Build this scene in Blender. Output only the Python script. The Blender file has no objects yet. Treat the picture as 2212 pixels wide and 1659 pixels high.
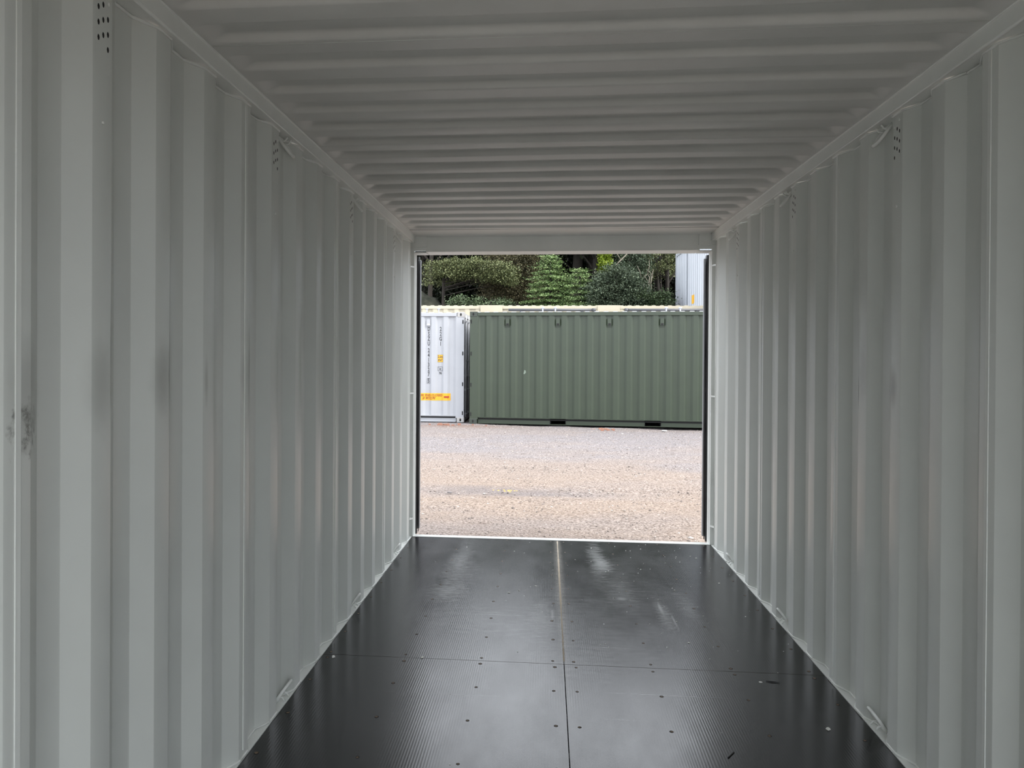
import bpy, math, random
import numpy as np
from mathutils import Vector, Matrix
R = random.Random(7)
NR = np.random.RandomState(11)
S = bpy.context.scene
C = S.collection

# ------------------------------------------------------------------ camera
cam_d = bpy.data.cameras.new('camera')
cam = bpy.data.objects.new('camera', cam_d); C.objects.link(cam)
rt = Vector((0.99605, 0.08860, 0.00612)); 
fw = Vector((-0.08868, 0.99605, -0.00500)); fw.normalize()
yaw, pit, rol = 0.0888, -0.0050, 0.0061
cy, sy, cp, sp = math.cos(yaw), math.sin(yaw), math.cos(pit), math.sin(pit)
fw = Vector((-sy*cp, cy*cp, sp)); rt0 = Vector((cy, sy, 0)); up0 = rt0.cross(fw)
rt = math.cos(rol)*rt0 + math.sin(rol)*up0; up = -math.sin(rol)*rt0 + math.cos(rol)*up0
M3 = Matrix((rt, up, -fw)).transposed()
cam.matrix_world = Matrix.Translation((-0.0987, 0.0, 1.427)) @ M3.to_4x4()
cam_d.sensor_fit = 'HORIZONTAL'; cam_d.sensor_width = 36
cam_d.lens = 1570.8/2212*36
cam_d.shift_x = 0.02896; cam_d.shift_y = -0.02246
cam_d.clip_start = 0.02; cam_d.clip_end = 500
S.camera = cam

# ------------------------------------------------------------------ sky, sun, exposure
W = bpy.data.worlds.new('overcast_sky'); S.world = W; W.use_nodes = True
nt = W.node_tree; nt.nodes.clear()
bg = nt.nodes.new('ShaderNodeBackground'); wo = nt.nodes.new('ShaderNodeOutputWorld')
tc = nt.nodes.new('ShaderNodeTexCoord'); sx = nt.nodes.new('ShaderNodeSeparateXYZ')
cr = nt.nodes.new('ShaderNodeValToRGB')
cr.color_ramp.elements[0].position = 0.0; cr.color_ramp.elements[0].color = (0.80, 0.86, 0.93, 1)
cr.color_ramp.elements[1].position = 1.0; cr.color_ramp.elements[1].color = (0.98, 1.0, 1.05, 1)
nt.links.new(tc.outputs['Generated'], sx.inputs[0]); nt.links.new(sx.outputs['Z'], cr.inputs[0])
nt.links.new(cr.outputs[0], bg.inputs[0]); nt.links.new(bg.outputs[0], wo.inputs[0])
bg.inputs[1].default_value = 3.0
sun_d = bpy.data.lights.new('hazy_sun', 'SUN'); sun = bpy.data.objects.new('hazy_sun', sun_d); C.objects.link(sun)
sun_d.energy = 4.5; sun_d.angle = math.radians(35); sun_d.color = (1.0, 0.97, 0.92)
sun.rotation_euler = Vector((0.85, -0.30, 0.85)).to_track_quat('Z', 'Y').to_euler()
S.view_settings.view_transform = 'Standard'; S.view_settings.look = 'None'
S.view_settings.gamma = 1.0; S.view_settings.use_curve_mapping = False
S.view_settings.exposure = 0.45
S.cycles.diffuse_bounces = 10; S.cycles.max_bounces = 16
S.cycles.use_denoising = True

# ------------------------------------------------------------------ materials
def lin(c):
    return tuple((v/12.92 if v <= .04045 else ((v+.055)/1.055)**2.4) for v in c)
class Mat:
    def __init__(s, name, col=(.5,.5,.5), rough=.5, metal=0.0, spec=.5):
        s.m = bpy.data.materials.new(name); s.m.use_nodes = True
        s.t = s.m.node_tree; s.b = s.t.nodes['Principled BSDF']
        s.b.inputs['Base Color'].default_value = (*col, 1)
        s.b.inputs['Roughness'].default_value = rough
        s.b.inputs['Metallic'].default_value = metal
        s.b.inputs['Specular IOR Level'].default_value = spec
        s.tc = None
    def n(s, typ, **kw):
        x = s.t.nodes.new(typ)
        for k, v in kw.items(): setattr(x, k, v)
        return x
    def L(s, a, b): s.t.links.new(a, b)
    def co(s, scale=(1,1,1)):
        if s.tc is None: s.tc = s.n('ShaderNodeTexCoord')
        mp = s.n('ShaderNodeMapping'); mp.inputs['Scale'].default_value = scale
        s.L(s.tc.outputs['Object'], mp.inputs[0]); return mp.outputs[0]
    def noise(s, scale, detail=3, vs=(1,1,1), rough=.5):
        x = s.n('ShaderNodeTexNoise'); x.inputs['Scale'].default_value = scale
        x.inputs['Detail'].default_value = detail; x.inputs['Roughness'].default_value = rough
        s.L(s.co(vs), x.inputs['Vector']); return x.outputs['Fac']
    def ramp(s, fac, stops):
        x = s.n('ShaderNodeValToRGB'); e = x.color_ramp.elements
        while len(e) < len(stops): e.new(0.5)
        for i, (p, c) in enumerate(stops):
            e[i].position = p; e[i].color = (*c, 1) if len(c) == 3 else c
        s.L(fac, x.inputs[0]); return x.outputs[0]
    def mix(s, fac, a, b, mode='MIX'):
        x = s.n('ShaderNodeMix', data_type='RGBA', blend_type=mode)
        for sock, v in ((x.inputs[0], fac), (x.inputs[6], a), (x.inputs[7], b)):
            if isinstance(v, (int, float)): sock.default_value = v
            elif isinstance(v, tuple): sock.default_value = (*v, 1)
            else: s.L(v, sock)
        return x.outputs[2]
    def math(s, op, a, b=None, clamp=False):
        x = s.n('ShaderNodeMath', operation=op, use_clamp=clamp)
        for sock, v in ((x.inputs[0], a), (x.inputs[1], b)):
            if v is None: continue
            if isinstance(v, (int, float)): sock.default_value = v
            else: s.L(v, sock)
        return x.outputs[0]
    def base(s, c): s.L(c, s.b.inputs['Base Color'])
    def bump(s, h, strength=.2, dist=.01):
        x = s.n('ShaderNodeBump'); x.inputs['Strength'].default_value = strength
        x.inputs['Distance'].default_value = dist; s.L(h, x.inputs['Height'])
        s.L(x.outputs[0], s.b.inputs['Normal'])
    def blob(s, cen, rad, soft=.5, wob=.25, nscale=30, vs=(1,1,1)):
        """smooth spot of wear around a fixed point of the surface, with a noisy outline"""
        if s.tc is None: s.tc = s.n('ShaderNodeTexCoord')
        v = s.n('ShaderNodeVectorMath', operation='SUBTRACT'); s.L(s.tc.outputs['Object'], v.inputs[0]); v.inputs[1].default_value = cen
        d = s.n('ShaderNodeVectorMath', operation='DIVIDE'); s.L(v.outputs[0], d.inputs[0]); d.inputs[1].default_value = rad
        l = s.n('ShaderNodeVectorMath', operation='LENGTH'); s.L(d.outputs[0], l.inputs[0])
        nz = s.noise(nscale, 5, vs, .6)
        a = s.math('ADD', l.outputs['Value'], s.math('MULTIPLY', s.math('SUBTRACT', nz, .5), wob*4))
        r = s.n('ShaderNodeMapRange', interpolation_type='SMOOTHSTEP')
        r.inputs[1].default_value = 1+soft*.5; r.inputs[2].default_value = 1-soft
        s.L(a, r.inputs[0]); return r.outputs[0]

def painted(name, col, rough=.45, var=.06, bump=.05, grime=None):
    m = Mat(name, col, rough)
    f = m.noise(2.5, 5, rough=.6)
    c = m.ramp(f, [(.3, tuple(v*(1-var) for v in col)), (.7, tuple(min(1, v*(1+var)) for v in col))])
    m.base(c); m.bump(m.noise(180, 2), bump, .002)
    return m
WALLC = (.61, .63, .60)
wallm = Mat('white_wall_paint', WALLC, .33)
c = wallm.ramp(wallm.noise(1.7, 5, rough=.6), [(.3, tuple(v*.95 for v in WALLC)), (.7, tuple(v*1.03 for v in WALLC))])
STAINS = [((-1.18,1.414,1.275),(.12,.055,.055),.85,'d'),((-1.18,1.42,1.36),(.12,.06,.10),.30,'s'),((-1.18,1.66,1.355),(.1,.05,.11),.30,'s'),
          ((-1.165,1.700,1.44),(.02,.005,.16),.8,'s'),((-1.18,1.94,1.36),(.1,.045,.10),.38,'s'),((-1.165,1.976,1.38),(.02,.005,.11),.7,'s'),
          ((-1.18,2.20,1.345),(.1,.012,.08),.3,'s'),((-1.165,2.53,1.37),(.02,.006,.15),.75,'s'),((-1.17,2.49,1.36),(.02,.03,.08),.3,'s'),
          ((1.17,2.79,1.325),(.03,.03,.075),.5,'s'),((1.17,3.045,1.38),(.03,.035,.13),.25,'s'),((1.165,3.085,1.30),(.03,.006,.07),.8,'s'),
          ((1.17,2.55,.36),(.05,.02,.16),.4,'s'),((1.165,3.09,.06),(.03,.006,.04),.9,'s'),((-1.17,3.39,.42),(.1,.012,.3),.25,'s')]
for cen, rad, amt, kd in STAINS:
    if kd == 'd':
        mk = wallm.blob(cen, rad, .5, .55, 45)
        hi = wallm.ramp(wallm.noise(38, 5, rough=.7), [(.42, (0,0,0)), (.62, (1,1,1))])
        mk = wallm.math('MULTIPLY', mk, wallm.math('ADD', wallm.math('MULTIPLY', hi, .8), .2))
    else:
        mk = wallm.blob(cen, rad, .9, .12, 25)
    c = wallm.mix(wallm.math('MULTIPLY', mk, amt), c, (.10, .10, .085))
wallm.base(c); wallm.bump(wallm.noise(9, 3, (1, 1, .25)), .08, .01)
ceilm = painted('white_roof_paint', (.63, .63, .61), .5)
railm = painted('white_rail_paint', (.71, .725, .70), .38)
seam_m = painted('seam_bead_paint', (.70, .72, .69), .5)
dark_m = Mat('dark_hole', (.006, .006, .006), .9)
joint_m = Mat('grey_sealant', (.12, .12, .115), .6)
rubber = Mat('black_rubber', (.008, .008, .009), .35); rubber.bump(rubber.noise(40, 2, (1,1,.2)), .3, .005)

# floor film
flm = Mat('black_phenolic_film', (.012,.012,.013), .3, 0, .58)
grain = flm.noise(55, 6, (1.0, .035, 1), .65)
warp = flm.noise(2.2, 2, (1, .35, 1))
wv = flm.n('ShaderNodeTexWave', wave_type='BANDS', bands_direction='X'); wv.inputs['Scale'].default_value = 30
wv.inputs['Distortion'].default_value = 4.5; wv.inputs['Detail'].default_value = 1; wv.inputs['Detail Scale'].default_value = .35
flm.L(flm.co((1, .10, 1)), wv.inputs['Vector'])
gm = flm.ramp(warp, [(.42, (0,0,0)), (.58, (1,1,1))])
h = flm.math('MULTIPLY', wv.outputs['Fac'], gm)
h = flm.math('ADD', flm.math('MULTIPLY', h, .7), flm.math('MULTIPLY', grain, .6))
flm.bump(h, .085, .0022)
r1 = flm.ramp(flm.noise(6, 5, (1,.4,1), .65), [(.3, (.19,)*3), (.7, (.25,)*3)])
flm.L(r1, flm.b.inputs['Roughness'])
c = flm.ramp(flm.noise(7, 5), [(.35, (.0035,.0036,.0042)), (.7, (.008,.008,.009))])
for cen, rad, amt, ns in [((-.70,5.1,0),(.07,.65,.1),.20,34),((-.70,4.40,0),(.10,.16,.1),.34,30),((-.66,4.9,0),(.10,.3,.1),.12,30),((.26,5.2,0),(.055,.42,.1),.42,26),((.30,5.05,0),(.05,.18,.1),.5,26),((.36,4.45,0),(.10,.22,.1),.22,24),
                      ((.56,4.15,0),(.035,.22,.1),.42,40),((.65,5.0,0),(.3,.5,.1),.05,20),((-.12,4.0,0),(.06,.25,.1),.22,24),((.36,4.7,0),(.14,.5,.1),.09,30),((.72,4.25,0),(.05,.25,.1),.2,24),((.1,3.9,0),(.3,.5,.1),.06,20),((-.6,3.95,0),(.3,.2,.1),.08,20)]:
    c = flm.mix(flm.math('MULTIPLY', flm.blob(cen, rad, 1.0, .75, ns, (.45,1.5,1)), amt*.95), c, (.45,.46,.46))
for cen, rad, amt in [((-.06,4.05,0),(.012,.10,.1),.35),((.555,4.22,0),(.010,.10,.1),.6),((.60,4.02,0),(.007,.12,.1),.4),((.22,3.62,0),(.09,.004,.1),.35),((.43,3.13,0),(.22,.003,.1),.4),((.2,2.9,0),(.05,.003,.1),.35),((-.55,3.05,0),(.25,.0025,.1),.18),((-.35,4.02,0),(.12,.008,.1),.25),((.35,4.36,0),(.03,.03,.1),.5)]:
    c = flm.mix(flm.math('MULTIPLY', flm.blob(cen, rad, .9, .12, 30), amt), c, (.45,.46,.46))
# dusty strip along the centre joint
c = flm.mix(flm.math('MULTIPLY', flm.blob((-.01,4.85,0),(.028,1.35,.1),1.0,.25,30), .32), c, (.50,.47,.42))
c = flm.mix(flm.math('MULTIPLY', flm.blob((.637,2.66,0),(.045,.13,.1),.5,.3,30), .9), c, (.002,.002,.002))
flm.base(c)
edge_m = Mat('plywood_edge', (.03,.022,.015), .8)
dust_m = Mat('tan_dust', (.42,.36,.28), .9)
screw_m = Mat('worn_screw', (.16,.11,.07), .6, .2)
chip_m = Mat('paint_chip', (.72,.72,.68), .6)

# gravel
gr = Mat('gravel', (.5,.42,.36), .95, 0, .2)
big = gr.noise(.42, 5, (.55, 1.3, 1), .6)
fine = gr.noise(42, 4, rough=.75)
mid = gr.noise(7, 4, (.45, 1.3, 1), .65)
tan = gr.ramp(fine, [(.36,(.105,.078,.060)),(.50,(.245,.192,.156)),(.66,(.37,.31,.262))])
gre = gr.ramp(fine, [(.36,(.085,.078,.082)),(.50,(.195,.178,.179)),(.66,(.34,.315,.318))])
f = gr.ramp(big, [(.44,(0,0,0)),(.60,(1,1,1))])
sg = gr.n('ShaderNodeSeparateXYZ'); gr.L(gr.co(), sg.inputs[0])
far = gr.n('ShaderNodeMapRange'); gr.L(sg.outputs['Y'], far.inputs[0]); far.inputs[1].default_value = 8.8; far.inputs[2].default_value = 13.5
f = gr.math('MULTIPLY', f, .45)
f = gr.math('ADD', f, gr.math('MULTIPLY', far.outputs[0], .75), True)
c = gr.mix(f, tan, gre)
c = gr.mix(gr.ramp(mid, [(.50,(0,0,0)),(.78,(.55,.55,.55))]), c, (.15,.115,.095))
c = gr.mix(gr.math('MULTIPLY', gr.blob((-2.0,16.2,-.12),(1.2,.5,.3),.8,.3,6),.5), c, (.18,.11,.08))
c = gr.mix(gr.math('MULTIPLY', gr.blob((-.6,8.6,-.15),(1.1,.30,.3),.8,.35,5),.6), c, (.14,.125,.125))
gr.base(c); gr.bump(gr.math('ADD', fine, gr.math('MULTIPLY', gr.noise(14,4),1.2)), 1.0, .03)
def island_mat(name, stops, rough=.7, spec=.3):
    m = Mat(name, stops[0][1], rough, 0, spec)
    g = m.n('ShaderNodeNewGeometry'); m.base(m.ramp(g.outputs['Random Per Island'], stops)); return m
stone_m = island_mat('loose_stones', [(0,(0.0884,0.0748,0.0680)),(.4,(0.1904,0.1598,0.1428)),(.8,(0.2856,0.2448,0.2176)),(1,(0.4216,0.3876,0.3604))], .9)

green_m = painted('green_paint', (0.0230,0.0336,0.0188), .42, .07)
white_m = painted('outdoor_white_paint', (0.2940,0.3020,0.3208), .4, .03)
cream_m = painted('cream_paint', (0.3478,0.3076,0.2274), .5, .04)
pale_m = painted('pale_blue_white_paint', (0.3510,0.3721,0.4072), .45, .03)
grey_rod = painted('grey_steel', (0.0400,0.0400,0.0440), .5)
casting_g = painted('green_casting', (0.0229,0.0303,0.0221), .5)
rust_w = Mat('white_casting_with_rust', (0.8000,0.8000,0.8000), .5)
c = rust_w.mix(rust_w.ramp(rust_w.noise(14, 4), [(.5,(0,0,0)),(.7,(0.2842,0.2842,0.2842))]), (0.2956,0.2900,0.2842), (0.1876,0.1308,0.0966)); rust_w.base(c)
yellow_m = Mat('yellow_label', (0.5600,0.2880,0.0120), .5)
red_m = Mat('red_print', (0.2700,0.0180,0.0072), .5)
orange_txt = Mat('orange_red_print', (0.2520,0.0660,0.0060), .5)
black_txt = Mat('grey_black_print', (0.0300,0.0300,0.0340), .5)
wgrey = painted('light_grey_lens', (.45,.46,.48), .5)
bark = Mat('bark', (0.0330,0.0248,0.0182), .9); bark.base(bark.ramp(bark.noise(9,4,(1,1,.2)), [(.3,(0.0099,0.0077,0.0055)),(.7,(0.0330,0.0259,0.0193))])); bark.bump(bark.noise(12,4,(1,1,.2)), .6, .03)
pale_bark = Mat('pale_bare_branch', (0.1680,0.1470,0.1120), .9)
soil = Mat('forest_soil', (0.0120,0.0114,0.0078), .95)
moss = Mat('mossy_rock', (0.0275,0.0286,0.0193), .95); moss.base(moss.ramp(moss.noise(5,5), [(.35,(0.0193,0.0220,0.0138)),(.7,(0.0550,0.0550,0.0385))])); moss.bump(moss.noise(8,5), .6, .08)

# ------------------------------------------------------------------ mesh helpers
def mesh(name, v, f, mat=None, smooth=False):
    me = bpy.data.meshes.new(name); me.from_pydata([tuple(p) for p in v], [], [tuple(q) for q in f]); me.validate(); me.update()
    if mat is not None: me.materials.append(mat.m if isinstance(mat, Mat) else mat)
    if smooth: me.polygons.foreach_set('use_smooth', [True]*len(me.polygons))
    return me
def link(name, me, parent=None, loc=None, mw=None):
    o = bpy.data.objects.new(name, me); C.objects.link(o)
    if mw is not None: o.matrix_world = mw
    if loc is not None: o.location = loc
    if parent is not None: o.parent = parent
    return o
def tag(o, label=None, cat=None, group=None, kind=None):
    if label: o['label'] = label
    if cat: o['category'] = cat
    if group: o['group'] = group
    if kind: o['kind'] = kind
    return o
def empty(name, loc=(0,0,0), rz=0, **kw):
    o = bpy.data.objects.new(name, None); C.objects.link(o); o.location = loc; o.rotation_euler = (0,0,rz)
    o.empty_display_size = .1; return tag(o, **kw)
class MB:
    def __init__(s): s.v = []; s.f = []
    def add(s, v, f):
        k = len(s.v); s.v += [tuple(p) for p in v]; s.f += [tuple(i+k for i in q) for q in f]; return s
    def box(s, a, b, bev=0):
        x0,y0,z0 = a; x1,y1,z1 = b
        if x0>x1: x0,x1=x1,x0
        if y0>y1: y0,y1=y1,y0
        if z0>z1: z0,z1=z1,z0
        if bev <= 0:
            v=[(x,y,z) for z in (z0,z1) for y in (y0,y1) for x in (x0,x1)]
            return s.add(v,[(0,2,3,1),(4,5,7,6),(0,1,5,4),(2,6,7,3),(0,4,6,2),(1,3,7,5)])
        import bmesh
        bm = bmesh.new(); bmesh.ops.create_cube(bm, size=1)
        for q in bm.verts: q.co = Vector(((x0+x1)/2+q.co.x*(x1-x0),(y0+y1)/2+q.co.y*(y1-y0),(z0+z1)/2+q.co.z*(z1-z0)))
        bmesh.ops.bevel(bm, geom=bm.edges[:], offset=bev, segments=2, affect='EDGES', profile=.5)
        bm.verts.index_update(); s.add([q.co for q in bm.verts],[[q.index for q in p.verts] for p in bm.faces]); bm.free(); return s
    def prism(s, poly, axis, a, b):
        """poly: closed 2D outline; axis x: (y,z), y: (x,z), z: (x,y)"""
        n=len(poly)
        def P(p,t): return {'x':(t,p[0],p[1]),'y':(p[0],t,p[1]),'z':(p[0],p[1],t)}[axis]
        v=[P(p,a) for p in poly]+[P(p,b) for p in poly]
        f=[(i,(i+1)%n,(i+1)%n+n,i+n) for i in range(n)]+[tuple(range(n))[::-1],tuple(range(n,2*n))]
        return s.add(v,f)
    def tube(s, pts, r, seg=8, caps=True):
        pts=[Vector(p) for p in pts]; rs = r if isinstance(r,(list,tuple)) else [r]*len(pts)
        v=[];f=[]
        t0=(pts[1]-pts[0]).normalized(); nrm=t0.orthogonal().normalized()
        for i,p in enumerate(pts):
            t=(pts[min(i+1,len(pts)-1)]-pts[max(i-1,0)]).normalized()
            nrm=(nrm-t*nrm.dot(t)).normalized(); b=t.cross(nrm)
            for k in range(seg):
                a=2*math.pi*k/seg; v.append(p+(nrm*math.cos(a)+b*math.sin(a))*rs[i])
        for i in range(len(pts)-1):
            for k in range(seg):
                k2=(k+1)%seg; f.append((i*seg+k,i*seg+k2,(i+1)*seg+k2,(i+1)*seg+k))
        if caps: f.append(tuple(range(seg))[::-1]); f.append(tuple(range((len(pts)-1)*seg,len(pts)*seg)))
        return s.add(v,f)
    def build(s, name, mat, parent=None, smooth=False, **kw):
        o=link(name, mesh(name, s.v, s.f, mat, smooth), parent, **kw)
        return o
def fix_normals(o):
    import bmesh
    bm=bmesh.new(); bm.from_mesh(o.data); bmesh.ops.recalc_face_normals(bm, faces=bm.faces[:]); bm.to_mesh(o.data); bm.free(); return o
def smooth_by_angle(o, deg=35):
    me=o.data; me.polygons.foreach_set('use_smooth',[True]*len(me.polygons))
    try: me.set_sharp_from_angle(angle=math.radians(deg))
    except Exception: pass
    return o

# ================================================================== THE CONTAINER WE STAND IN
DY = 5.70          # inner plane of the far door frame
RY = -0.16         # inner plane of the near (rear) door frame
PITCH = .278; DEP = .036
XI = 1.165         # inner crest of the corrugated side wall
E0 = 2.81          # far edge of one inner crest
ZR = 2.33          # lower edge of the top rail
ZC = 2.385         # roof underside

def wall_profile(y0, y1):
    """(y, depth outward) points of the trapezoid corrugation between y0 and y1"""
    pts=[]
    k=int(math.floor((y0-E0)/PITCH))-1
    while E0+k*PITCH-.08 < y1:
        e=E0+k*PITCH
        pts += [(e-.072,0.0),(e-.004,0.0),(e,.0008),(e+.064,DEP-.0012),(e+.069,DEP),(e+.136,DEP),(e+.141,DEP-.0012),(e+.202,.0008)]
        k+=1
    pts.sort()
    def at(y):
        for a,b in zip(pts,pts[1:]):
            if a[0]<=y<=b[0]: return a[1]+(b[1]-a[1])*(y-a[0])/max(1e-9,b[0]-a[0])
        return 0
    return [(y0,at(y0))]+[p for p in pts if y0+1e-4<p[0]<y1-1e-4]+[(y1,at(y1))]
def wall_depth(y):
    p=wall_profile(y,y+.001); return p[0][1]
WY0, WY1 = RY+.06, 5.60
seams=[E0-.036+PITCH*k for k in (-6,-2,2,6,10)]
seams=[WY0]+[E0-.030+PITCH*k for k in (-6,-2,2,6)]+[WY1]
wallroot={}
for side,s in (('left',-1),('right',1)):
    root=empty('wall_'+side, (0,0,0)); tag(root, kind='structure'); wallroot[s]=root
    sm=[WY0]+[E0-.040+PITCH*k + (0 if s>0 else 0) for k in ((-6,-2,2,6) if s>0 else (-5,-1,3,7))]+[WY1]
    for a,b in zip(sm,sm[1:]):
        pr=wall_profile(a,b); n=len(pr); v=[];f=[]
        T=.004
        for (y,d) in pr:
            v+= [(s*(XI+d),y,.004),(s*(XI+d),y,ZR-.004),(s*(XI+d+T),y,.004),(s*(XI+d+T),y,ZR-.004)]
        for i in range(n-1):
            p=4*i;q=p+4
            f+=[(p,q,q+1,p+1),(p+2,p+3,q+3,q+2)]
        f+=[(0,1,3,2),(4*n-4,4*n-2,4*n-1,4*n-3)]
        o=fix_normals(link('wall_panel', mesh('wall_panel', v, f, wallm), root)); smooth_by_angle(o, 14)
    for y in sm[1:-1]:
        m=MB(); m.box((s*(XI-.0018),y-.005,.03),(s*(XI+.001),y+.009,ZR-.004)); m.box((s*(XI-.0026),y-.0065,.03),(s*(XI+.001),y-.0035,ZR-.004))
        m.build('weld_seam', seam_m, root)
    # weld beads where the wall meets the rails
    for z,nm in ((ZR-.008,'upper_weld_bead'),(.006,'lower_weld_bead')):
        m=MB(); pts=[(s*(XI+d-.001),y+R.uniform(-.002,.002),z+R.uniform(-.0012,.0012)) for y,d in wall_profile(WY0+.02,WY1-.02)]
        dense=[]
        for a,b in zip(pts,pts[1:]):
            for t in (0,.5): dense.append(tuple(a[i]+(b[i]-a[i])*t for i in range(3)))
        dense.append(pts[-1]); m.tube(dense,[.0045+R.uniform(-.0012,.0012) for _ in dense],6); m.build(nm, railm, root, True)

# top rails / bottom rails
for i,s in enumerate((-1,1)):
    t=empty('trim_%d'%(i+1)); tag(t, kind='structure')
    m=MB(); m.prism([(s*1.150,ZR),(s*1.222,ZR-.004),(s*1.222,2.45),(s*1.141,2.45),(s*1.141,ZC+.002),(s*1.147,ZC-.004)],'y',RY,DY+.02)
    fix_normals(m.build('top_rail', railm, t))
    m=MB(); m.tube([(s*1.1495,RY,ZR+.001),(s*1.1495,DY,ZR+.001)],.0042,8); m.build('rail_lip', railm, t, True)
    m=MB(); m.tube([(s*1.1405,RY,ZC-.0035),(s*1.1405,DY,ZC-.0035)],.0022,6); m.build('sealant_line', railm, t, True)
    b=empty('baseboard_'+('left' if s<0 else 'right')); tag(b, kind='structure')
    m=MB(); m.prism([(s*1.1605,.0015),(s*1.225,.0035),(s*1.225,-.155),(s*1.20,-.155),(s*1.20,-.03),(s*1.1605,-.03)],'y',RY,DY+.02)
    fix_normals(m.build('floor_rail', railm, b))

# ceiling: die stamped roof panels
RP=.2155; RB=3.022
def roof_h(y):
    t=(RB-y)%RP        # distance in front of the far slant foot
    w=.024; top=.078
    def ss(a): a=min(1,max(0,a)); return a*a*(3-2*a)
    if t<w: return ss(t/w)
    if t<w+top: return 1
    if t<w+top+w*1.2: return 1-ss((t-w-top)/(w*1.2))
    return 0
ceil=empty('ceiling'); tag(ceil, kind='structure')
rs=[RY+.005]+[RB+.012+RP*k for k in (-14,-9,-4,1,6)]+[5.43]
rs=[RY+.005]+[q for q in (1.105,2.175,3.247,4.322) ]+[5.425]
ys_all=[]
for a,b in zip(rs,rs[1:]):
    ys=[a+.0015]; y=a+.0015
    st=.006
    while y+st<b-.0015:
        y+=st; ys.append(y)
    ys.append(b-.0015)
    # thin the flat samples
    keep=[ys[0]]
    for i in range(1,len(ys)-1):
        h0,h1,h2=roof_h(ys[i-1]),roof_h(ys[i]),roof_h(ys[i+1])
        if abs(h0-h1)>1e-4 or abs(h2-h1)>1e-4 : keep.append(ys[i])
    keep.append(ys[-1]); ys=keep
    xs=[-1.142]+[-1.136+.008*k for k in range(0,13)]+[-.6,0,.6]+[1.136-.008*k for k in range(12,-1,-1)]+[1.142]
    def ex(x):
        d=(1.136-abs(x))/.072
        d=min(1,max(0,d)); return d*d*(3-2*d)
    v=[];f=[]
    for y in ys:
        for x in xs:
            hh=roof_h(y)*ex(x)*.023
            v.append((x,y,ZC+hh+.0015*math.sin(x*3+y*2)))
    nx=len(xs)
    for i in range(len(ys)-1):
        for j in range(nx-1): f.append((i*nx+j,i*nx+j+1,(i+1)*nx+j+1,(i+1)*nx+j))
    # roof sheet has a top skin too
    k=len(v); v+=[(p[0],p[1],p[2]+.003) for p in v[:]]
    f+=[tuple(q+k for q in fc[::-1]) for fc in f[:]]
    o=link('roof_panel', mesh('roof_panel',v,f,ceilm,True), ceil)
for y in rs[1:]:
    m=MB(); m.tube([(-1.14,y,ZC+.0015),(0,y+.003,ZC+.001),(1.14,y,ZC+.0015)],.0024,6); m.build('roof_seam', joint_m if y>5.3 else seam_m, ceil, True)
m=MB(); n=10
# rolled end plate between the last roof panel and the header
v=[];f=[]
prof=[(5.4265,ZC+.0005),(5.50,ZC+.001),(5.60,ZC+.001),(5.66,ZC-.001),(5.69,ZC-.006),(5.71,ZC-.014)]
for y,z in prof: v+=[(-1.142,y,z),(1.142,y,z)]
for i in range(len(prof)-1): f.append((2*i,2*i+1,2*i+3,2*i+2))
k=len(v); v+=[(p[0],p[1],p[2]+.004) for p in v[:]]; f+=[tuple(q+k for q in fc[::-1]) for fc in f[:]]
link('roof_end_plate', mesh('roof_end_plate',v,f,ceilm,True), ceil)
m=MB(); m.box((-1.2,RY-.1,ZC+.06),(1.2,DY+.1,ZC+.066)); # outer weather skin of the roof
m.build('roof_skin', ceilm, ceil)

# floor: plywood sheets with screws
floor=empty('floor'); tag(floor, kind='structure')
scr_me=None
def screw_mesh():
    m=MB(); n=10; rings=[(.0075,.0),(.0065,.0007),(.0052,.0005),(.0048,.0002)]
    v=[(r*math.cos(2*math.pi*k/n),r*math.sin(2*math.pi*k/n),z) for r,z in rings for k in range(n)]
    f=[(i*n+k,i*n+(k+1)%n,(i+1)*n+(k+1)%n,(i+1)*n+k) for i in range(len(rings)-1) for k in range(n)]
    f.append(tuple(range(3*n,4*n)))
    me=mesh('screw',v,f,dark_m); me.materials.append(screw_m.m)
    me.polygons[len(f)-1].material_index=1
    for k in range(n, 2*n):
        if k%n<4: me.polygons[k].material_index=1
    return me
scr_me=screw_mesh()
sheets=[(-1.1585,-.0120,3.4015,5.697),(-.0088,1.1585,3.4015,5.697),(-1.1585,-.0125,1.0,3.3985),(-.0085,1.1585,1.0,3.3985),(-1.1585,-.0125,RY+.005,.997),(-.0085,1.1585,RY+.005,.997)]
cols=[-1.128,-.758,-.40,-.058,.040,.388,.750,1.103]
rows=[5.66,5.36,5.08,4.79,4.51,4.24,3.96,3.69,3.433, 3.365,3.122,2.828,2.531,2.23,1.93,1.63,1.33,1.03,.97,.67,.37,.07]
for (x0,x1,y0,y1) in sheets:
    m=MB(); m.box((x0,y0,-.028),(x1,y1,0)); p=m.build('floor_panel', flm, floor)
    p.data.materials.append(edge_m.m)
    for q in p.data.polygons:
        if abs(q.normal.z)<.5: q.material_index=1
    for x in cols:
        for y in rows:
            if x0<x<x1 and y0<y<y1:
                sc=link('screw', scr_me, p, loc=(x+R.uniform(-.006,.006),y+R.uniform(-.006,.006),0.0002)); sc.rotation_euler=(0,0,R.uniform(0,6)); k=R.uniform(.9,1.25); sc.scale=(k,k,1)
m=MB(); m.box((-1.16,3.3985,-.012),(1.16,3.4015,-.006)); m.build('cross_joint_seal', edge_m, floor)
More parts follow.
